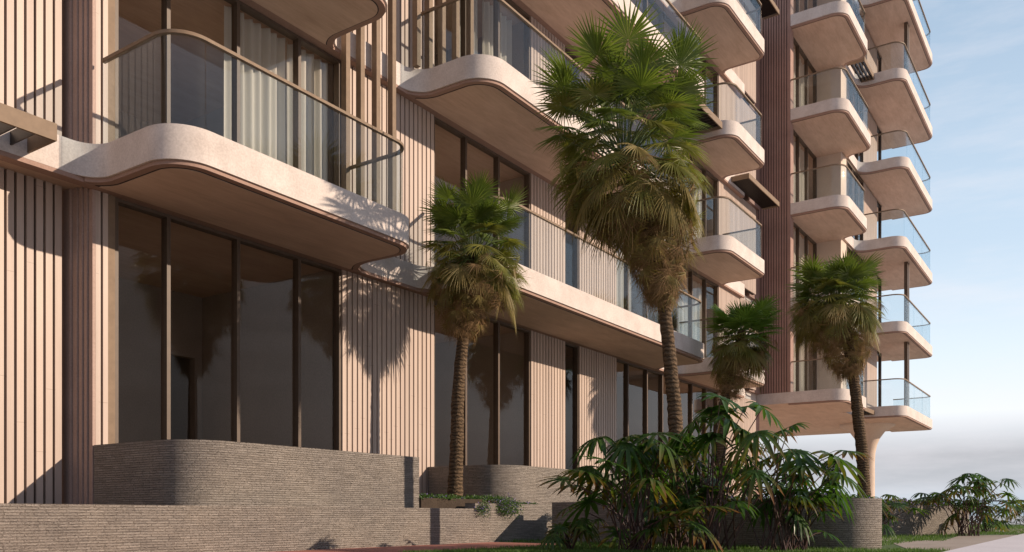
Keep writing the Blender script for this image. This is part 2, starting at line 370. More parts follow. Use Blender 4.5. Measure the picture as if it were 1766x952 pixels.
for n in range(0, 5):
    z0 = G if n == 0 else FT(n); z1 = FB(n + 1)
    ribs_x(2.4, 5.78, 10.62, z0, z1, pitch=0.1135)
    # the step between the two wall planes: stacked flat pilasters facing left
    mb = MB()
    mb.box(5.87, 6.0, 10.60, 10.80, z0, z1, 0); mb.box(5.90, 6.0, 10.50, 10.585, z0, z1, 0); mb.box(5.92, 6.0, 10.42, 10.485, z0, z1, 0)
    mb.box(5.94, 6.0, 10.345, 10.405, z0, z1, 0); mb.box(5.96, 6.0, 10.252, 10.33, z0, z1, 0)
    mb.box(5.99, 6.05, 10.26, 10.9, z0, z1, 1)
    part('corner_pilaster', mb, [M['pilaster'], M['groove']])
    ribs_x(6.0, 6.16, WY, z0, z1, name='ribbed_panel')
    mb = MB(); mb.box(6.16, 6.26, WY + 0.01, WY + 0.2, z0, z1); part('jamb', mb, M['bronze'])
    window_x(6.26, 10.2, WY + 0.03, z0, z1, (7.03, 8.16, 9.31))
    ribs_x(10.2, 12.54, WY, z0, z1)
    window_x(12.54, 15.85, WY + 0.03, z0, z1, (13.56, 14.67))
    ribs_x(15.85, 17.28, WY, z0, z1)
    window_x(17.28, 17.95, WY + 0.03, z0, z1)
    ribs_x(17.95, 19.83, WY, z0, z1)
    window_x(19.83, 26.95, WY + 0.03, z0, z1, (20.55, 21.7, 22.7, 23.7, 24.82, 25.92))
    ribs_x(26.95, 30.55, WY, z0, z1)
    mb = MB(); mb.box(30.55, 31.68, WY + 0.25, WY + 0.5, z0, z1); part('recess_wall', mb, M['redpier'])
# ---- floors of the long wing ----------------------------------------------
for n in range(1, 6):
    mb = MB(); zb, zt = FB(n), FT(n)
    mb.prism([(-2, 10.12), (29.0, 10.12), (29.0, 10.62), (31.66, 10.62), (31.66, 16), (-2, 16)], zb, zt, 0, mb=1)
    part('floor_slab', mb, [M['plaster'], M['soffit']])
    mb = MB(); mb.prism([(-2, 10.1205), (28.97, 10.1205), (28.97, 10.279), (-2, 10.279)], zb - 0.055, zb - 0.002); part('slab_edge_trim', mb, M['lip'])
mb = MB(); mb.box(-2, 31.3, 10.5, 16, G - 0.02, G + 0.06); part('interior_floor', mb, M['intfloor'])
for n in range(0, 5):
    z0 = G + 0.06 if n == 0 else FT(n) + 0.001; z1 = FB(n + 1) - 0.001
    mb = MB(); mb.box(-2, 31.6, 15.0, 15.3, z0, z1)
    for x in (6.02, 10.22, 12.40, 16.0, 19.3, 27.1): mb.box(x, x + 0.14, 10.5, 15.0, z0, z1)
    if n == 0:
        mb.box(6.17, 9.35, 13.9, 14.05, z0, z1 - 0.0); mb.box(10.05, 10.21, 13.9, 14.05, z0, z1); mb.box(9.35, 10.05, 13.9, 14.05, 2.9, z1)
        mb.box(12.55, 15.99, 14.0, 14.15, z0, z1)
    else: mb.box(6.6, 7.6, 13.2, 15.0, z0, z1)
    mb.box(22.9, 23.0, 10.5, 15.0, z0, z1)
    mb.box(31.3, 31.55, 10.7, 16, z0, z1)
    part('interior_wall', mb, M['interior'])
mb = MB(); mb.box(-2, -1.8, 10.3, 16, G, FB(6)); part('side_wall', mb, M['render'])

# ---- balconies --------------------------------------------------------------
def balcony(n, x0, x1, yb, yf, r0=0.5, r1=0.5, c0=0.32, c1=0.5, rail=True, flat0=False, flat1=False, lab=None, cuts=(0.17, 0.36), raily=None):
    """rounded slab pushed out from the floor edge; handrail and glass panels are its children"""
    zb, zt = FB(n), FT(n)
    cor = ([(x0, yb, 0)] if flat0 else [(x0 - c0 - 0.01, yb, 0), (x0, yb, c0)]) + [(x0, yf, r0), (x1, yf, r1)] + ([(x1, yb, 0)] if flat1 else [(x1, yb, c1), (x1 + c1 + 0.01, yb, 0)])
    path = fillet(cor, 12); path[0] = (path[0][0], yb - 0.001); path[-1] = (path[-1][0], yb - 0.001)
    close = [(35.455, yb - 0.001), (35.455, 9.455)] if flat0 else []
    if flat0: path[0] = (x0, 9.455)
    mb = MB(); mb.prism(path + close, zb, zt, 0)
    b = part('balcony', mb, [M['plaster']], recalc=True, soft=True)
    if lab: b['label'] = lab
    ins = lambda d: offset(path, d)
    def ring(d): 
        q = ins(d); p = [a for a in q if a[1] < yb - 0.001]; p = [(q[0][0] if flat0 else p[0][0], 9.45 if flat0 else yb - 0.0005)] + (p if not flat0 else p) + [(p[-1][0], yb - 0.0005)]; return p + [(a - 0.002, b) for a, b in close]
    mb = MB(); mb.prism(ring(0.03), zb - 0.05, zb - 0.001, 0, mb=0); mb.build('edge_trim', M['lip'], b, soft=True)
    mb = MB(); mb.prism(ring(0.125), zb - 0.054, zb - 0.0505, 0); mb.build('painted_gap_shade', M['dark'], b)  # flat dark layer, no recess: the groove's shade is painted
    mb = MB(); mb.prism(ring(0.142), zb - 0.060, zb - 0.0545, 0); mb.build('soffit_panel', M['soffit'], b)
    if rail:
        ry = yb if raily is None else raily
        rp = fillet([(x0 + 0.1, ry, 0), (x0 + 0.1, yf + 0.1, max(0.12, r0 - 0.1)), (x1 - 0.1, yf + 0.1, max(0.12, r1 - 0.1)), (x1 - 0.1, yb - 0.05, 0)], 12)
        mb = MB(); mb.strip(rp, 0.05, zt + 1.075, zt + 1.115); mb.build('handrail', M['bronze'], b, soft=True)
        # glass panels: side, long front in lengths, other side
        L = [0]
        for p, q in zip(rp, rp[1:]): L.append(L[-1] + math.dist(p, q))
        tot = L[-1]; front0 = (ry - yf) ; nf = max(1, round((x1 - x0) / 2.4))
        side0 = L[13] if True else 0; side1 = L[-14]
        cutsL = [0, side0 - 0.0] + [side0 + (side1 - side0) * k / nf for k in range(1, nf)] + [side1, tot]
        def sub(a, b_):
            pts = []
            for k in range(len(rp) - 1):
                if L[k + 1] < a or L[k] > b_: continue
                ta = max(0, (a - L[k]) / (L[k + 1] - L[k])); tb = min(1, (b_ - L[k]) / (L[k + 1] - L[k]))
                P = lambda t: (rp[k][0] + (rp[k + 1][0] - rp[k][0]) * t, rp[k][1] + (rp[k + 1][1] - rp[k][1]) * t)
                if not pts: pts.append(P(ta))
                if tb > ta + 1e-6: pts.append(P(tb))
            return pts
        for a, b_ in zip(cutsL, cutsL[1:]):
            if b_ - a < 0.1: continue
            pts = sub(a + 0.008, b_ - 0.008)
            mb = MB(); mb.strip(pts, 0.018, zt - 0.02, zt + 1.07); g = mb.build('glass_panel', M['balglass'], b, soft=True)
    return b
YB = 10.12; YF = 8.57
# left stack, middle stack, right stack of the long wing
balcony(1, 5.92, 10.18, YB, YF, 0.5, 0.45, 0.32, 0.5, lab='lowest balcony with the long soffit above the ground floor windows')
balcony(2, 5.92, 9.70, YB, YF, 0.5, 0.45, 0.32, 0.35)
balcony(3, 5.92, 9.70, YB, YF, 0.5, 0.45, 0.32, 0.35)
for n, a, b_ in ((1, 12.2, 21.85), (2, 11.88, 21.3), (3, 12.1, 21.85), (4, 12.1, 21.85), (5, 12.1, 21.85)):
    balcony(n, a, b_, YB, YF, 0.55, 0.45, 0.40, 0.45)
for n in range(1, 6): balcony(n, 23.42 if n < 3 else 23.9 - (0.75 if n == 4 else 0), 26.9, YB, 8.66, 0.5, 0.35, 0.3, 0.3)

# ---- tower -------------------------------------------------------------------
for n in range(1, 8):
    mb = MB(); zb, zt = FB(n), FT(n)
    mb.prism([(35.46, 8.43), (45.0, 8.43), (45.0, 17)] + ([(32.06, 17), (32.06, 9.46)] if n > 1 else [(31.69, 17), (31.69, 9.46)]) + [(35.46, 9.46)], zb, zt, 0, mb=1)
    part('floor_slab', mb, [M['plaster'], M['soffit']])
DX = {1: 35.25, 2: 35.4, 3: 35.35, 4: 36.0, 5: 35.45, 6: 35.9, 7: 35.4}
EX = {1: 37.95, 2: 37.85, 3: 37.7, 4: 38.3, 5: 37.8, 6: 38.0, 7: 38.1}
def tower_balcony(n, x0, x1, yf, lab=None, left_flat=False):
    return balcony(n, x0, x1, 8.43, yf, 0.55, 0.45, 0.5, 0.4, flat0=left_flat, flat1=x1 > 44, raily=9.36 if left_flat else None, lab=lab)
for n in range(1, 7): tower_balcony(n, 31.69, DX[n], 7.45, left_flat=True)
for n in range(1, 8): tower_balcony(n, EX[n], 45.0, 6.62)
# ribbed pier turned towards the left, its plain front strip
ribs_y(31.68, 9.42, 10.62, FT(1), FB(7), pitch=0.098, gap=0.03, mat='redpier', name='ribbed_pier')
mb = MB(); mb.box(31.684, 32.05, 9.365, 9.42, FT(1), FB(7), 0); mb.box(31.85, 32.04, 9.43, 10.6, FT(1), FB(7), 0); part('pier_front', mb, M['redpier'])
for n in range(1, 7):
    z0, z1 = FT(n), FB(n + 1)
    window_x(32.06, 35.45, 9.45, z0, z1, (33.05, 34.2))
    mb = MB(); mb.box(35.45, 35.9, 8.52, 9.6, z0, z1, 0); mb.box(35.9, 36.35, 8.52, 8.7, z0, z1, 0); part('loggia_wall', mb, M['render'])
    window_x(36.35, 39.2, 8.5, z0, z1, (37.3, 38.25))
    ribs_x(39.2, 41.9, 8.5, z0, z1, pitch=0.15)
    mb = MB(); mb.box(41.74, 41.9, 8.66, 16.9, z0, z1, 0); mb.box(32.06, 41.7, 16.6, 16.85, z0, z1); mb.box(32.1, 32.3, 9.7, 16.6, z0, z1)
    mb.box(33, 41.7, 12.8, 13.0, z0, z1); part('tower_wall', mb, M['render'])
    mb = MB(); mb.box(42.75, 42.87, 8.5, 8.62, z0, z1); mb.box(41.9, 42.75, 8.51, 8.61, z1 - 0.12, z1); part('corner_post', mb, M['frame'])
    if n in (1, 5, 3, 6) or True:
        for dx in (0, 0.26):
            if n in (3, 4): continue
            mb = MB(); mb.box(40.15 + dx, 40.31 + dx, 6.92, 7.06, z0, z1); part('balcony_post', mb, M['bronze_frame'])
# flared column below the tower
mb = MB(); prof = [(0.31, G), (0.31, 2.3), (0.33, 2.75), (0.40, 3.1), (0.52, 3.4), (0.72, 3.68), (0.92, 3.83), (1.08, 3.90), (1.15, 3.98), (1.16, 4.049)]
n = 40; i0 = 0
for r, z in prof:
    for j in range(n): mb.v.append((40.9 + r * cos(2 * pi * j / n), 8.7 + r * sin(2 * pi * j / n), z))
for k in range(len(prof) - 1):
    for j in range(n): mb.f.append((k * n + j, k * n + (j + 1) % n, (k + 1) * n + (j + 1) % n, (k + 1) * n + j)); mb.mi.append(0)
part('column', mb, M['render'], smooth=True)

# ---- bronze fins and sun canopies ---------------------------------------------
for x in (10.07, 10.40, 10.77, 11.16):
    mb = MB(); mb.box(x - 0.09, x, 9.95, 10.06, FT(1) + 0.0, 15.5); part('fin', mb, M['bronze'])
for x in (11.75, 12.08, 12.45, 12.86, 13.30):
    mb = MB(); mb.box(x - 0.10, x, 9.90, 10.01, FT(2), FB(3)); part('fin', mb, M['bronze'])
def canopy(x0, x1, y0, z, along='y', h=0.19, step=0.2, y1=10.118):
    mb = MB(); mb.box(x0, x1, y0, y0 + 0.03, z, z + h); mb.box(x0, x0 + 0.03, y0 + 0.03, y1, z, z + h); mb.box(x1 - 0.03, x1, y0 + 0.03, y1, z, z + h)
    c = part('sun_canopy', mb, M['bronze'])
    mb = MB()
    if along == 'y':
        x = x0 + 0.12
        while x < x1 - 0.1: mb.box(x, x + 0.02, y0 + 0.03, y1 - 0.001, z + 0.02, z + h - 0.02); x += step
    else:
        y = y0 + 0.1
        while y < y1 - 0.05: mb.box(x0 + 0.03, x1 - 0.03, y, y + 0.02, z + 0.02, z + h - 0.02); y += step
    mb.build('louvre', M['frame'], c); return c
canopy(2.2, 5.14, 9.54, 4.12)
for n in (3, 5): canopy(27.7, 30.9, 9.52, FB(n) + 0.08, 'y', 0.16, 0.06)
canopy(22.05, 23.8, 8.95, FB(3) + 0.1, 'y', 0.18, 0.18)
canopy(35.95, 37.7, 7.75, FB(5) + 0.1, 'x', 0.2, 0.13, 8.42)
canopy(35.6, 37.8, 7.75, FB(1) + 0.05, 'x', 0.16, 0.13, 8.42)

# ---- curtains -------------------------------------------------------------------
def curtain(x0, x1, Y, z0, z1, label, group='white curtains behind the facade glazing', amp=0.045, wl=0.17):
    mb = MB(); n = int((x1 - x0) / 0.018); ph = random.random() * 6
    for k in range(n + 1):
        x = x0 + (x1 - x0) * k / n
        y = Y + amp * sin(2 * pi * x / wl + ph + 0.8 * sin(x * 5)) + 0.02 * sin(x * 23)
        mb.v += [(x, y, z0), (x, y + 0.01 * sin(x * 9), z1)]
    for k in range(n): mb.f.append((2 * k, 2 * k + 2, 2 * k + 3, 2 * k + 1)); mb.mi.append(0)
    o = mb.build('curtain', M['curtain'], None, smooth=True); tag(o, label, 'curtain', group); return o
curtain(8.12, 9.22, 10.55, FT(1) + 0.02, FB(2) - 0.05, 'pale folded curtain in the third pane behind the large left balcony')
curtain(9.30, 10.16, 10.55, FT(1) + 0.02, FB(2) - 0.05, 'bluish white curtain in the last pane behind the large left balcony, nearest the fins')
curtain(14.0, 14.6, 10.75, FT(2) + 0.02, FB(3) - 0.05, 'narrow white curtain right of the bronze fins on the second storey')
curtain(14.75, 15.75, 10.75, FT(2) + 0.02, FB(3) - 0.05, 'white curtain filling the last pane before the ribbed wall, top centre of the photo')
curtain(19.95, 21.6, 10.75, FT(1) + 0.02, FB(2) - 0.05, 'bright curtain behind the far end of the long first floor balcony')
curtain(24.9, 26.8, 10.75, FT(1) + 0.02, FB(2) - 0.05, 'pale curtain on the first floor above the small palm')
curtain(24.9, 26.8, 10.75, FT(3) + 0.02, FB(4) - 0.05, 'white curtain behind the upper balcony right of the tallest palm crown')
curtain(24.9, 26.8, 10.75, FT(2) + 0.02, FB(3) - 0.05, 'cream curtain behind the balcony just right of the tallest palm skirt')
for n, t in ((2, 'third lowest'), (3, 'middle'), (4, 'upper'), (1, 'lowest')):
    curtain(33.2, 35.3, 9.75, FT(n) + 0.02, FB(n + 1) - 0.05, 'cream curtain in the %s loggia right of the ribbed red pier' % t)

# ================================================================== GROUND
def sheet(name, poly, z, mat, kind='structure'):
    mb = MB(); i = 0; mb.v = [(x, y, z) for x, y in poly]; mb.f = [tuple(range(len(poly)))]; mb.mi = [0]
    o = mb.build(name, mat); o['kind'] = kind; return o
S = 3000
sheet('ground', [(-S, -S), (S, -S), (S, S), (-S, S)], G - 0.012, M['far'])
sheet('lawn', [(-12, 1.5), (46, 1.5), (60, 17), (-12, 17)], G, M['lawn'])
sheet('bounce_paving', [(23.6, 5.2), (44.5, 5.2), (50, 17), (23.6, 17)], G + 0.004, M['render'])  # added under the tower to bounce pinkish light onto its soffit
sheet('red_path', [(-6, 6.45), (10.9, 6.45), (11.3, 6.7), (11.3, 8.06), (-6, 8.06)], G + 0.006, M['redpath'])
mb = MB(); mb.box(-15, 60, -25, 1.5, G - 0.01, G + 0.02); o = mb.build('pavement', M['pave']); o['kind'] = 'structure'
sheet('stone_path', [(11.6, 1.51), (14.6, 1.51), (19.5, 1.51), (22.0, 1.51), (20.3, 2.5), (17.2, 2.3), (15.6, 2.75), (14.4, 2.7), (12.1, 2.1)], G + 0.004, M['stone'])
sheet('stone_path', [(15.0, 3.0), (17.0, 3.0), (18.0, 3.4), (15.6, 3.6)], G + 0.004, M['stone'])
sheet('stone_path', [(24.5, 1.51), (31, 1.51), (36, 4.4), (27, 3.3)], G + 0.004, M['stone'])

# ---- brick planters and garden wall
def planter(name, label, path, z0, z1, wall=0.16, soil=None, closed_back=None):
    """path: plan corners of the visible rounded outline (open), closed along the back"""
    p = fillet(path, 16)
    base = empty(name, (p[0][0], p[0][1], z0), label, 'planter' if 'planter' in name else 'wall')
    mb = MB(); mb.strip(offset(p, wall / 2), wall, z0, z1); mb.build('brick_wall', M['brick'], base, soft=True)
    if soil is not None:
        q = offset(p, wall * 0.7); mb = MB(); mb.prism(q, z0, soil); mb.build('soil', M['soil'], base)
    return base
planter('brick_planter', 'tall curved grey brick planter below the large left windows', [(5.97, 10.24, 0), (5.97, 8.40, 0.55), (9.93, 8.40, 0), (9.93, 10.24, 0)], G, 0.86, soil=0.78)
planter('brick_planter', 'curved brick planter wall behind the first palm trunk', [(12.35, 10.24, 0), (12.35, 8.55, 0.6), (19.6, 8.55, 0), (19.6, 10.24, 0)], G, 0.885, soil=0.78)
planter('brick_planter', 'low shaded brick planter behind the foreground shrubs with the tallest palm in it',
        [(12.3, 7.55, 0), (11.25, 2.45, 0.45), (12.16, 2.26, 0.46), (13.2, 7.5, 0)], G, 0.215, soil=0.13)
planter('brick_planter', 'rounded brick planter at the far right under purple ground cover',
        [(20.31, 7.48, 0), (19.0, 3.70, 0.8), (22.9, 2.35, 0.8), (24.2, 6.13, 0)], G, 0.21, soil=0.13)
gw = empty('garden_wall', (0, 8.05, G), 'long low grey brick wall along the red path at the bottom left', 'wall')
mb = MB(); mb.box(-3, 10.85, 8.05, 8.25, G, 0.105); mb.build('brick_wall', M['brick'], gw)
mb = MB(); mb.box(10.85, 19.5, 8.05, 8.25, G, 0.19); mb.build('raised_brick_wall', M['brick'], gw)
mb = MB(); mb.box(-3, 12.34, 8.26, 8.36, G, 0.09); mb.box(9.94, 12.34, 8.37, 10.2, G, 0.26); mb.box(12.34, 19.5, 8.26, 8.54, G, 0.12); mb.box(-3, 5.96, 8.37, 10.5, G, 0.09); mb.build('soil_bed', M['soil'], gw)

# ---- far glass balustrade
fb = empty('glass_balustrade', (46, 0, G), 'distant glass balustrade with a thin dark top rail on the right horizon', 'balustrade')
mb = MB(); mb.tube([(44, 9, 0.66), (47.2, -1, 0.66), (52, -16, 0.66)], [0.03] * 3, 8); mb.build('handrail', M['frame'], fb)
mb = MB(); mb.strip([(44, 9), (47.2, -1), (52, -16)], 0.02, G, 0.62); mb.build('glass_panel', M['balglass'], fb)

# ================================================================== PLANTS
UP = Vector((0, 0, 1))
def rdir(az, el): return Vector((cos(el) * cos(az), cos(el) * sin(az), sin(el)))
def fan_leaf(mb, hub, axis, normal, R, nseg, droop, m, spread=radians(150), curl=0.0, w=None, tipj=0.12, split=0.42):
    """palmate fan: nseg pleated blades round the hub, joined near it and free beyond; axis points away from the petiole"""
    side = normal.cross(axis).normalized(); w = w or 2 * spread / nseg * 0.5
    st = (0.02, 0.22, split, 0.62, 0.82, 1.0)
    for k in range(nseg):
        a = -spread + 2 * spread * (k + 0.5) / nseg + random.uniform(-0.3, 0.3) * spread / nseg
        L = R * (0.80 + 0.20 * cos(a * 0.75)) * random.uniform(1 - tipj, 1)
        d = axis * cos(a) + side * sin(a)
        pl = (d.cross(normal)).normalized()
        dr = droop * random.uniform(0.75, 1.3); tw = random.uniform(-0.1, 0.1)
        i = len(mb.v)
        for t in st:
            s_ = t * L
            p = hub + d * s_ + normal * (curl * s_ * s_ / R - 0.10 * R * sin(pi * min(1, t)) * 0) - UP * (dr * (t ** 2.3) * R)
            p = p + pl * tw * t * t * R * 0.5
            hw = (w * s_ * 1.02) if t <= split else w * split * L * (1 - ((t - split) / (1 - split)) ** 1.4) * 0.92
            fold = normal * (0.35 * hw)
            mb.v += [tuple(p + pl * hw - fold), tuple(p + fold), tuple(p - pl * hw - fold)]
        for q in range(len(st) - 1):
            b = i + 3 * q
            mb.f += [(b, b + 1, b + 4, b + 3), (b + 1, b + 2, b + 5, b + 4)]; mb.mi += [m, m]
def palm(loc, label, trunk_pts, r0, r1, env, R, nleaf, ndead, nseg, zsplit, seed, young='frond'):
    """env: crown envelope from top to bottom as (z, half width, centre x, centre y); green above zsplit, dead skirt below"""
    random.seed(seed)
    root = empty('fan_palm', loc, label, 'palm tree', 'fan palms in front of the facade')
    pts = [Vector(p) for p in trunk_pts]; fine = []; rad = []; n = 60
    for k in range(n + 1):
        u = k / n * (len(pts) - 1); i = min(int(u), len(pts) - 2); f = u - i
        p0 = pts[max(i - 1, 0)]; p1 = pts[i]; p2 = pts[i + 1]; p3 = pts[min(i + 2, len(pts) - 1)]
        p = 0.5 * ((2 * p1) + (p2 - p0) * f + (2 * p0 - 5 * p1 + 4 * p2 - p3) * f * f + (3 * p1 - p0 - 3 * p2 + p3) * f ** 3)
        fine.append(p); t = k / n
        rad.append((r0 + (r1 - r0) * t + 0.22 * r0 * math.exp(-t * 20)) * (1 + 0.07 * (k % 2)))
    mb = MB(); mb.tube(fine, rad, 14, 0, 0.07); mb.build('trunk', M['trunk'], root, smooth=True)
    def at(z):
        if z >= env[0][0]: return env[0][1:]
        for a, b in zip(env, env[1:]):
            if z >= b[0]:
                t = (a[0] - z) / (a[0] - b[0]); return tuple(a[q] + (b[q] - a[q]) * t for q in (1, 2, 3))
        return env[-1][1:]
    ztop, zbot = env[0][0], env[-1][0]; zc = zsplit + 0.35 * (ztop - zsplit)
    _, hx, hy = at(zc); heart = Vector((hx, hy, zc))
    mb = MB(); mats = [M[young], M['frond_mid'], M['frond_old'], M['frond_dead'], M['stem_green']]
    rv = lambda a: Vector((random.uniform(-a, a), random.uniform(-a, a), random.uniform(-a, a)))
    for k in range(nleaf):
        u = (k + 0.5) / nleaf                                   # 0 top, 1 the lowest green leaf
        az = k * 2.39996 + random.uniform(-0.3, 0.3)
        Rk = R * random.uniform(0.85, 1.12) * (1.1 if u < 0.35 else 1.0 - 0.22 * u)
        if u < 0.10:                                            # spears and young upright fans
            hub = Vector((hx, hy, ztop - 1.10 * Rk)) + Vector((cos(az), sin(az), 0)) * random.uniform(0.02, 0.16)
            ax = (UP + Vector((cos(az), sin(az), 0)) * 0.35).normalized(); nrm = Vector((cos(az), sin(az), -0.3))
            dr = 0.05
        else:
            z = (ztop - 0.80 * R) + (zsplit - ztop + 0.80 * R) * ((u - 0.10) / 0.90) ** 0.9
            hw, cx, cy = at(z - 0.15 * R)
            el = radians(62) - radians(128) * ((u - 0.1) / 0.9) ** 0.7 + random.uniform(-0.15, 0.15)
            reach = Rk * (0.78 * max(0.25, cos(el)) )
            rr = max(0.10, hw - reach) * random.uniform(0.82, 1.08)
            hub = Vector((cx + cos(az) * rr, cy + sin(az) * rr, z + random.uniform(-0.06, 0.06)))
            ax = rdir(az + random.uniform(-0.25, 0.25), el)
            nrm = Vector((-sin(el) * cos(az), -sin(el) * sin(az), cos(el))) if el > -1.0 else Vector((cos(az), sin(az), 0.2))
            nrm = nrm + rv(0.38)
            dr = 0.10 + 0.50 * u * u
        nrm = (nrm - ax * nrm.dot(ax)).normalized()
        age = u + random.uniform(-0.2, 0.2)
        m = 0 if age < 0.45 else (1 if age < 0.80 else 2)
        fan_leaf(mb, hub, ax, nrm, Rk, nseg, dr, m, spread=radians(random.uniform(118, 158)), split=0.44, w=radians(142) / nseg * 1.02, tipj=0.14)
        base = heart + Vector((cos(az), sin(az), 0)) * 0.07 + UP * random.uniform(-0.25, 0.1)
        mid = (base + hub) / 2 + UP * 0.06
        mb.tube([base, mid, hub], [0.013, 0.009, 0.006], 4, 4)
    mb.build('crown', mats, root)
    # dead fronds folded down against the trunk
    mb = MB(); zt = zsplit + 0.45
    for k in range(ndead):
        u = (k + random.random()) / ndead; z = zt + (zbot + 0.12 - zt) * u ** 0.85
        hw, cx, cy = at(z); az = k * 2.39996 + random.uniform(-0.5, 0.5); inner = random.random() < 0.3
        rr = max(r1 * 1.1, hw * (0.55 if inner else 1.02) - 0.03) * random.uniform(0.8, 1.08)
        hub = Vector((cx + cos(az) * rr * 0.95, cy + sin(az) * rr * 0.95, z + 0.10 + random.uniform(-.05, .1)))
        ax = (rdir(az, 0) * random.uniform(-0.45, 0.45) - UP * random.uniform(0.5, 1.1) + rv(0.3)).normalized()
        nrm = (rdir(az, 0.2) + rv(0.6)); nrm = (nrm - ax * nrm.dot(ax)).normalized()
        m = 0 if (u < 0.35 and random.random() < 0.45) else (1 if random.random() < 0.5 * (1 - u) + 0.18 else 2)
        fan_leaf(mb, hub, ax, nrm, R * random.uniform(0.5, 0.85) * (1 - 0.22 * u), 14, random.uniform(-0.1, 0.15), m, spread=radians(random.uniform(60, 125)), curl=random.uniform(-1.1, 0.35), tipj=0.45, split=0.26, w=0.075)
        if k % 3 == 0:
            c = Vector((cx, cy, z + 0.3)); mb.tube([c, (c + hub) / 2 + UP * 0.05, hub], [0.011, 0.008, 0.006], 4, 2)
    mb.build('skirt', [M['frond_mid'], M['frond_old'], M['frond_dead']], root)
    return root
M['stem_green'] = plain('petiole_green', (0.10, 0.14, 0.04), 0.5)
def px(x, d):
    """plan position from a bearing and a distance"""
    t = (x - 883) / 1505.35; return (d * (0.8275 + t * 0.5615), d * (0.5615 - t * 0.8275))
def zy(y, d): return (888.8 - y) / 1505.35 * d
def env(rows, d): return [(zy(y, d), (b - a) / 2 / 1505.35 * d) + px((a + b) / 2, d) for y, a, b in rows]
def trk(rows, d, z0): return [px(rows[0][0], d) + (z0,)] + [px(x, d) + (zy(y, d),) for x, y in rows[1:]]
d1 = 14.6
palm((11.6, 8.9, 0.27), 'mid sized fan palm rising from the brick planter between the two lowest balconies',
     trk([(784, 850), (788, 760), (790, 680), (798, 590), (808, 500), (814, 430)], d1, 0.2), 0.118, 0.075,
     env([(318, 770, 860), (350, 735, 895), (400, 722, 912), (470, 730, 908), (510, 738, 895), (540, 750, 870), (565, 765, 838), (600, 772, 815)], d1), 0.47, 74, 270, 34, zy(505, d1), 11)
d2 = 12.15
palm((11.3, 4.93, G), 'tallest fan palm with a long shaggy skirt of dead fronds',
     trk([(1168, 800), (1165, 740), (1158, 650), (1149, 560), (1140, 480), (1115, 380), (1090, 300)], d2, G), 0.102, 0.07,
     env([(66, 1020, 1150), (105, 955, 1195), (170, 918, 1222), (260, 925, 1225), (320, 950, 1212), (370, 985, 1205), (410, 1030, 1198), (460, 1075, 1190), (505, 1100, 1178), (545, 1125, 1165)], d2), 0.58, 98, 400, 38, zy(372, d2), 5)
d3 = 21.7
palm((20.9, 7.87, 0.0), 'small bright green fan palm behind the shrubs, between the tallest palm and the red pier',
     trk([(1240, 900), (1242, 800), (1245, 720), (1252, 680), (1268, 620), (1280, 570)], d3, -0.4), 0.13, 0.10,
     env([(506, 1255, 1310), (535, 1225, 1345), (570, 1216, 1350), (605, 1220, 1335), (635, 1228, 1312), (665, 1234, 1290), (700, 1238, 1264)], d3), 0.60, 54, 160, 28, zy(625, d3), 8, 'frond_bright')
d4 = 21.1
palm((22.3, 4.83, 0.13), 'right hand fan palm in front of the tower loggias, its trunk leaning left',
     trk([(1491, 870), (1488, 800), (1480, 720), (1472, 650), (1460, 580), (1445, 520)], d4, 0.1), 0.14, 0.11,
     env([(433, 1410, 1480), (460, 1372, 1515), (500, 1362, 1522), (545, 1362, 1520), (580, 1380, 1510), (610, 1405, 1500), (635, 1430, 1492), (662, 1450, 1484)], d4), 0.64, 76, 290, 32, zy(565, d4), 21)

# ---- big leaved shrubs -------------------------------------------------------
def lobed_leaf(mb, hub, axis, nrm, R, nl, droop, redtip, scale=1.0):
    side = nrm.cross(axis).normalized()
    st = (0.0, 0.16, 0.34, 0.55, 0.78, 1.0); wd = (0.03, 0.072, 0.058, 0.070, 0.052, 0.0)
    for k in range(nl):
        a = radians(-142) + radians(284) * k / (nl - 1) + random.uniform(-0.05, 0.05)
        L = R * (0.72 + 0.28 * cos(a * 0.6)) * random.uniform(0.88, 1.06)
        d = (axis * cos(a) + side * sin(a)); pl = d.cross(nrm).normalized(); i = len(mb.v)
        dr = droop * random.uniform(0.8, 1.25); tz = random.uniform(-0.25, 0.25)
        for t, ww in zip(st, wd):
            p = hub + d * (t * L * (1 - 0.12 * droop * t)) - UP * (dr * L * t ** 1.8) + nrm * 0.05 * R * sin(pi * t)
            hw = ww * R * 1.05; f = nrm * hw * 0.35; q = (pl + nrm * tz * t).normalized()
            mb.v += [tuple(p + q * hw - f * 0.3), tuple(p - f), tuple(p - q * hw - f * 0.3)]
            tv = redtip * max(0, t - 0.45) / 0.55; mb.tip += [tv, tv * 0.6, tv]
        for q in range(len(st) - 1):
            b = i + 3 * q; mb.f += [(b, b + 1, b + 4, b + 3), (b + 1, b + 2, b + 5, b + 4)]; mb.mi += [0, 0]
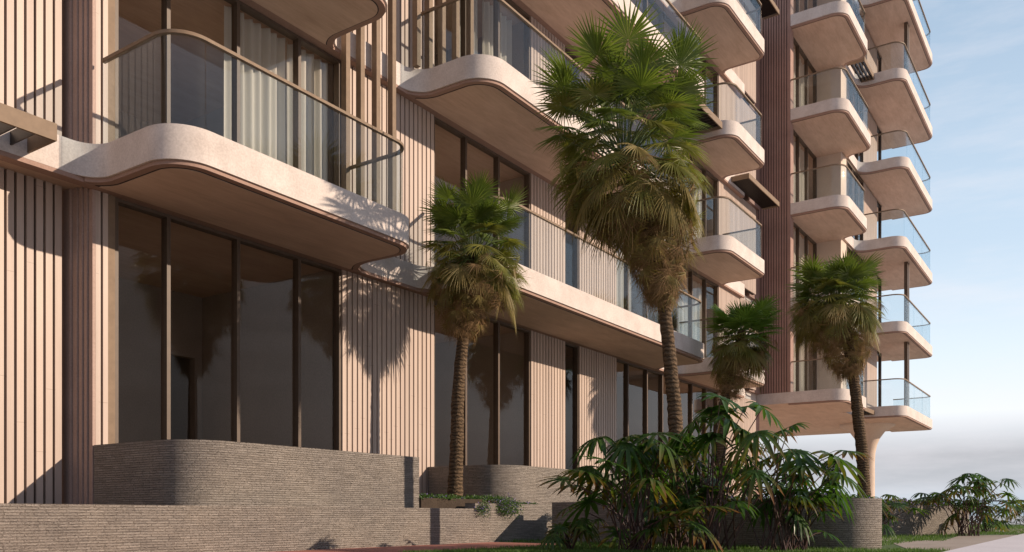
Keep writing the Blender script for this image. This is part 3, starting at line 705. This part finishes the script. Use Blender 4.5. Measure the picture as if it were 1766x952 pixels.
def shrub(loc, label, hgt, wid, nst, R, seed, group='broad leaved shrubs in front of the planters', lean=(0, 0)):
    random.seed(seed); root = empty('broad_leaved_shrub', loc, label, 'shrub', group); B = Vector(loc)
    lf = MB(); lf.tip = []; sm = MB()
    for k in range(nst):
        az = k * 2.39996 + random.uniform(-0.4, 0.4); u = ((k + 0.5) / nst) ** 0.75
        out = wid * u * random.uniform(0.6, 1.2); h = hgt * (1.0 - 0.40 * u ** 1.8) * random.uniform(0.74, 1.05) * (random.uniform(0.3, 0.6) if random.random() < 0.10 else 1.0)
        s0 = B + Vector((random.uniform(-.12, .12) * wid * 1.5, random.uniform(-.12, .12) * wid * 1.5, 0))
        tipp = B + Vector((cos(az) * out + lean[0] * h, sin(az) * out + lean[1] * h, h))
        c1 = s0 + (tipp - s0) * 0.5 + UP * 0.16 * h - Vector((cos(az), sin(az), 0)) * 0.10 * out
        pts = [s0, s0 + (c1 - s0) * 0.55, c1, c1 + (tipp - c1) * 0.55 + UP * 0.02, tipp]
        sm.tube(pts, [0.010, 0.009, 0.008, 0.006, 0.005], 5, 0)
        ax = (Vector((cos(az + random.uniform(-.5, .5)), sin(az), 0)) * 0.8 + UP * random.uniform(-0.6, 0.25)).normalized()
        nrm = (UP * 0.9 + Vector((cos(az), sin(az), 0)) * 0.35 + Vector((random.uniform(-.5, .5), random.uniform(-.5, .5), 0))); nrm = (nrm - ax * nrm.dot(ax)).normalized()
        rt = random.choice((0, 0, 0.2, 0.5, 0.8, 1.0)) if u > 0.25 else random.choice((0, 0, 0.2))
        lobed_leaf(lf, tipp, ax, nrm, R * random.uniform(0.75, 1.12), random.choice((10, 11, 12)), random.uniform(0.15, 0.8), rt)
        if random.random() < 0.22:      # a smaller leaf lower on the same clump
            a2 = az + random.uniform(0.6, 2); q = pts[2] + Vector((cos(a2), sin(a2), 0.1)) * 0.18
            sm.tube([pts[1], q], [0.006, 0.004], 4, 0)
            lobed_leaf(lf, q, Vector((cos(a2), sin(a2), -0.3)).normalized(), Vector((0.3 * cos(a2), 0.3 * sin(a2), 0.95)).normalized(), R * random.uniform(0.4, 0.7), 8, random.uniform(0.4, 0.9), rt)
    lf.build('foliage', M['fatsia'], root); sm.build('stems', M['stem'], root); return root
shrub((9.2, 4.5, G), 'large dark green broad leaved shrub at the left end of the shrub group', 1.36, 1.15, 27, 0.42, 31)
shrub((10.5, 5.2, G), 'broad leaved shrub squeezed between the front shrubs and the shaded planter', 1.02, 0.9, 16, 0.38, 37)
shrub((8.95, 5.25, G), 'small low shrub with drooping leaves at the far left of the shrub group', 0.40, 0.42, 10, 0.26, 32)
shrub((9.6, 3.65, G), 'tallest broad leaved shrub, its upper leaves reaching the bottom of the balconies', 1.80, 1.1, 25, 0.42, 33)
shrub((10.35, 4.45, G), 'dense shrub with orange brown leaf tips in front of the tallest palm trunk', 1.45, 1.05, 19, 0.40, 34)
shrub((9.95, 3.1, G), 'broad leaved shrub with a few long upright stems against the white sky', 1.50, 0.95, 20, 0.36, 35, lean=(0.06, -0.08))
shrub((10.3, 2.95, G), 'low spreading shrub at the right end of the shaded planter', 0.86, 0.62, 15, 0.33, 36)
shrub((20.35, 2.35, G), 'broad leaved shrub with orange lower leaves in front of the far right planter', 1.36, 1.15, 32, 0.38, 38)
shrub((25.2, 2.5, G), 'shorter shrub standing behind the rounded end of the far right planter', 0.98, 0.75, 22, 0.36, 39)
shrub((18.2, 3.7, G), 'shrub filling the gap between the two right planters', 0.90, 0.8, 14, 0.32, 40)
shrub((29.5, 1.75, G), 'small shrub cut off by the right edge of the photo', 0.9, 0.8, 20, 0.36, 41)

# ---- flowers and ground cover -------------------------------------------------
def clump(name, cat, loc, label, spots, leaf_n, petal_n, ls, mats, parent_group=None, hang=0.0, hgt=0.1):
    """many small leaves and petals round the given centre spots (x, y, z, radius)"""
    root = empty(name, loc, label, cat, parent_group)
    for nm, cnt, mat, sc_ in (('leaves', leaf_n, mats[0], 1.0), ('blossom', petal_n, mats[1], 0.75)):
        if not cnt: continue
        mb = MB()
        for k in range(cnt):
            x, y, z, r = random.choice(spots)
            a = random.uniform(0, 2 * pi); rr = r * math.sqrt(random.random())
            p = Vector((x + rr * cos(a), y + rr * sin(a), z + hgt * random.random() * (1 - 0.6 * (rr / r)) * (1.15 if nm == 'blossom' else 1)))
            if hang and rr * sin(a) < -0.3 * r: p.z -= hang * random.random()
            d = rdir(random.uniform(0, 2 * pi), random.uniform(-0.4, 1.3)); n_ = d.cross(rdir(random.uniform(0, 6.28), 0.3)).normalized()
            l = ls * sc_ * random.uniform(0.6, 1.3); wv = l * (0.28 if nm == 'leaves' else 0.5)
            mb.quad(p, p + d * l * 0.5 + n_ * wv, p + d * l, p + d * l * 0.5 - n_ * wv)
        mb.build(nm, mat, root)
    return root
random.seed(3)
LF = (M['smallleaf'], M['petal'])
clump('flower_clump', 'flowers', (11.75, 8.05, 0.19), 'round purple flowering clump spilling over the brick wall', [(11.75 + random.uniform(-.22, .22), 8.02 + random.uniform(-.06, .1), 0.10 + random.uniform(-.08, .08), 0.17) for _ in range(9)], 2400, 520, 0.028, LF, 'flower clumps on the brick wall', hang=0.12, hgt=0.18)
clump('flower_clump', 'flowers', (11.02, 8.05, 0.19), 'small trailing flower clump at the step of the brick wall', [(11.0 + random.uniform(-.1, .1), 8.03, 0.09 + random.uniform(-.06, .08), 0.1) for _ in range(5)], 700, 130, 0.026, LF, 'flower clumps on the brick wall', hang=0.10, hgt=0.12)
clump('ground_cover', 'ground cover', (11, 9, 0.26), 'strip of small green plants at the foot of the first palm', [(9.98 + 2.3 * random.random(), 8.45 + 0.6 * random.random() ** 2, 0.24, 0.16) for _ in range(46)], 5200, 260, 0.035, LF, hgt=0.10)
clump('ground_cover', 'ground cover', (12.6, 8.4, 0.12), 'low green plants on the raised brick wall behind the purple flowers', [(11.9 + 0.9 * random.random(), 8.22 + 0.15 * random.random(), 0.16, 0.12) for _ in range(16)], 1500, 200, 0.03, LF, hgt=0.08)
clump('ground_cover', 'ground cover', (12.5, 4.5, 0.13), 'purple and green ground cover on top of the shaded planter', [(11.75 + 0.31 * q + random.uniform(-.25, .3), 2.55 + q, 0.15, 0.18) for q in [4.9 * random.random() for _ in range(120)]], 15000, 2600, 0.045, LF, hgt=0.13)
clump('ground_cover', 'ground cover', (21, 4, 0.13), 'purple and green ground cover on top of the rounded planter at the far right', [(19.5 + 3.3 * q, 3.95 - 1.14 * q + 1.2 * random.random(), 0.14, 0.28) for q in [random.random() for _ in range(80)]], 9000, 3200, 0.07, LF, hgt=0.24, hang=0.1)
# topiary
tp = empty('topiary', (24.6, 6.15, G), 'dark clipped topiary with stacked rounded tufts behind the shrubs', 'topiary')
mb = MB(); mb.tube([(24.6, 6.15, G), (24.62, 6.15, 1.2)], [0.04, 0.03], 6); mb.build('trunk', M['stem'], tp)
for cz, rx, rz, dx in ((1.28, 0.30, 0.24, 0.0), (0.88, 0.22, 0.15, -0.08), (0.55, 0.2, 0.16, 0.1)):
    mb = MB()
    for k in range(5200):
        d = rdir(random.uniform(0, 2 * pi), math.asin(random.uniform(-1, 1))); q = 0.93 + 0.09 * mnoise.noise(d * 3.0) + random.uniform(-0.12, 0.04)
        p = Vector((24.6 + dx + d.x * rx * q, 6.15 + d.y * rx * q, cz + d.z * rz * q)); t = rdir(random.uniform(0, 6.3), random.uniform(-1, 1)); n_ = t.cross(d).normalized() if t.cross(d).length > .01 else d
        mb.quad(p, p + t * .015 + n_ * .008, p + t * .03, p + t * .015 - n_ * .008)
    mb.build('tuft', M['topiary'], tp)
# ---- grass blades on the lawn near the camera
random.seed(9)
mb = MB()
def on_path(x, y):
    if x < 11.35 and y > 6.42: return True
    if 11.25 < x - 0.32 * (y - 2.45) < 12.3 and 2.1 < y < 8: return True
    if 18.9 < x < 23.4 and y > 3.75 - 0.346 * (x - 19): return True
    if 11.6 < x < 22 and y < 2.55 - 0.02 * (x - 14) and not (15.8 < x < 16.9 and y > 2.2): return True
    return False
cnt = 0
while cnt < 60000:
    d = 9.6 + 26 * random.random() ** 2.2; t = random.uniform(-0.22, 0.60)
    x = d * (0.8275 + t * 0.5615); y = d * (0.5615 - t * 0.8275)
    if y < 1.53 or on_path(x, y): continue
    cnt += 1; a = random.uniform(0, 2 * pi); h = random.uniform(0.02, 0.05) * (1 + d * 0.02); wv = 0.004 * (1 + d * 0.04)
    bx, by = cos(a) * wv, sin(a) * wv; lx, ly = random.uniform(-.02, .02), random.uniform(-.02, .02); i = len(mb.v)
    mb.v += [(x - bx, y - by, G), (x + bx, y + by, G), (x + lx, y + ly, G + h)]; mb.f.append((i, i + 1, i + 2)); mb.mi.append(0)
o = mb.build('grass', M['grass']); o['kind'] = 'stuff'; o['label'] = 'short green lawn grass in front of the planters'; o['category'] = 'grass'
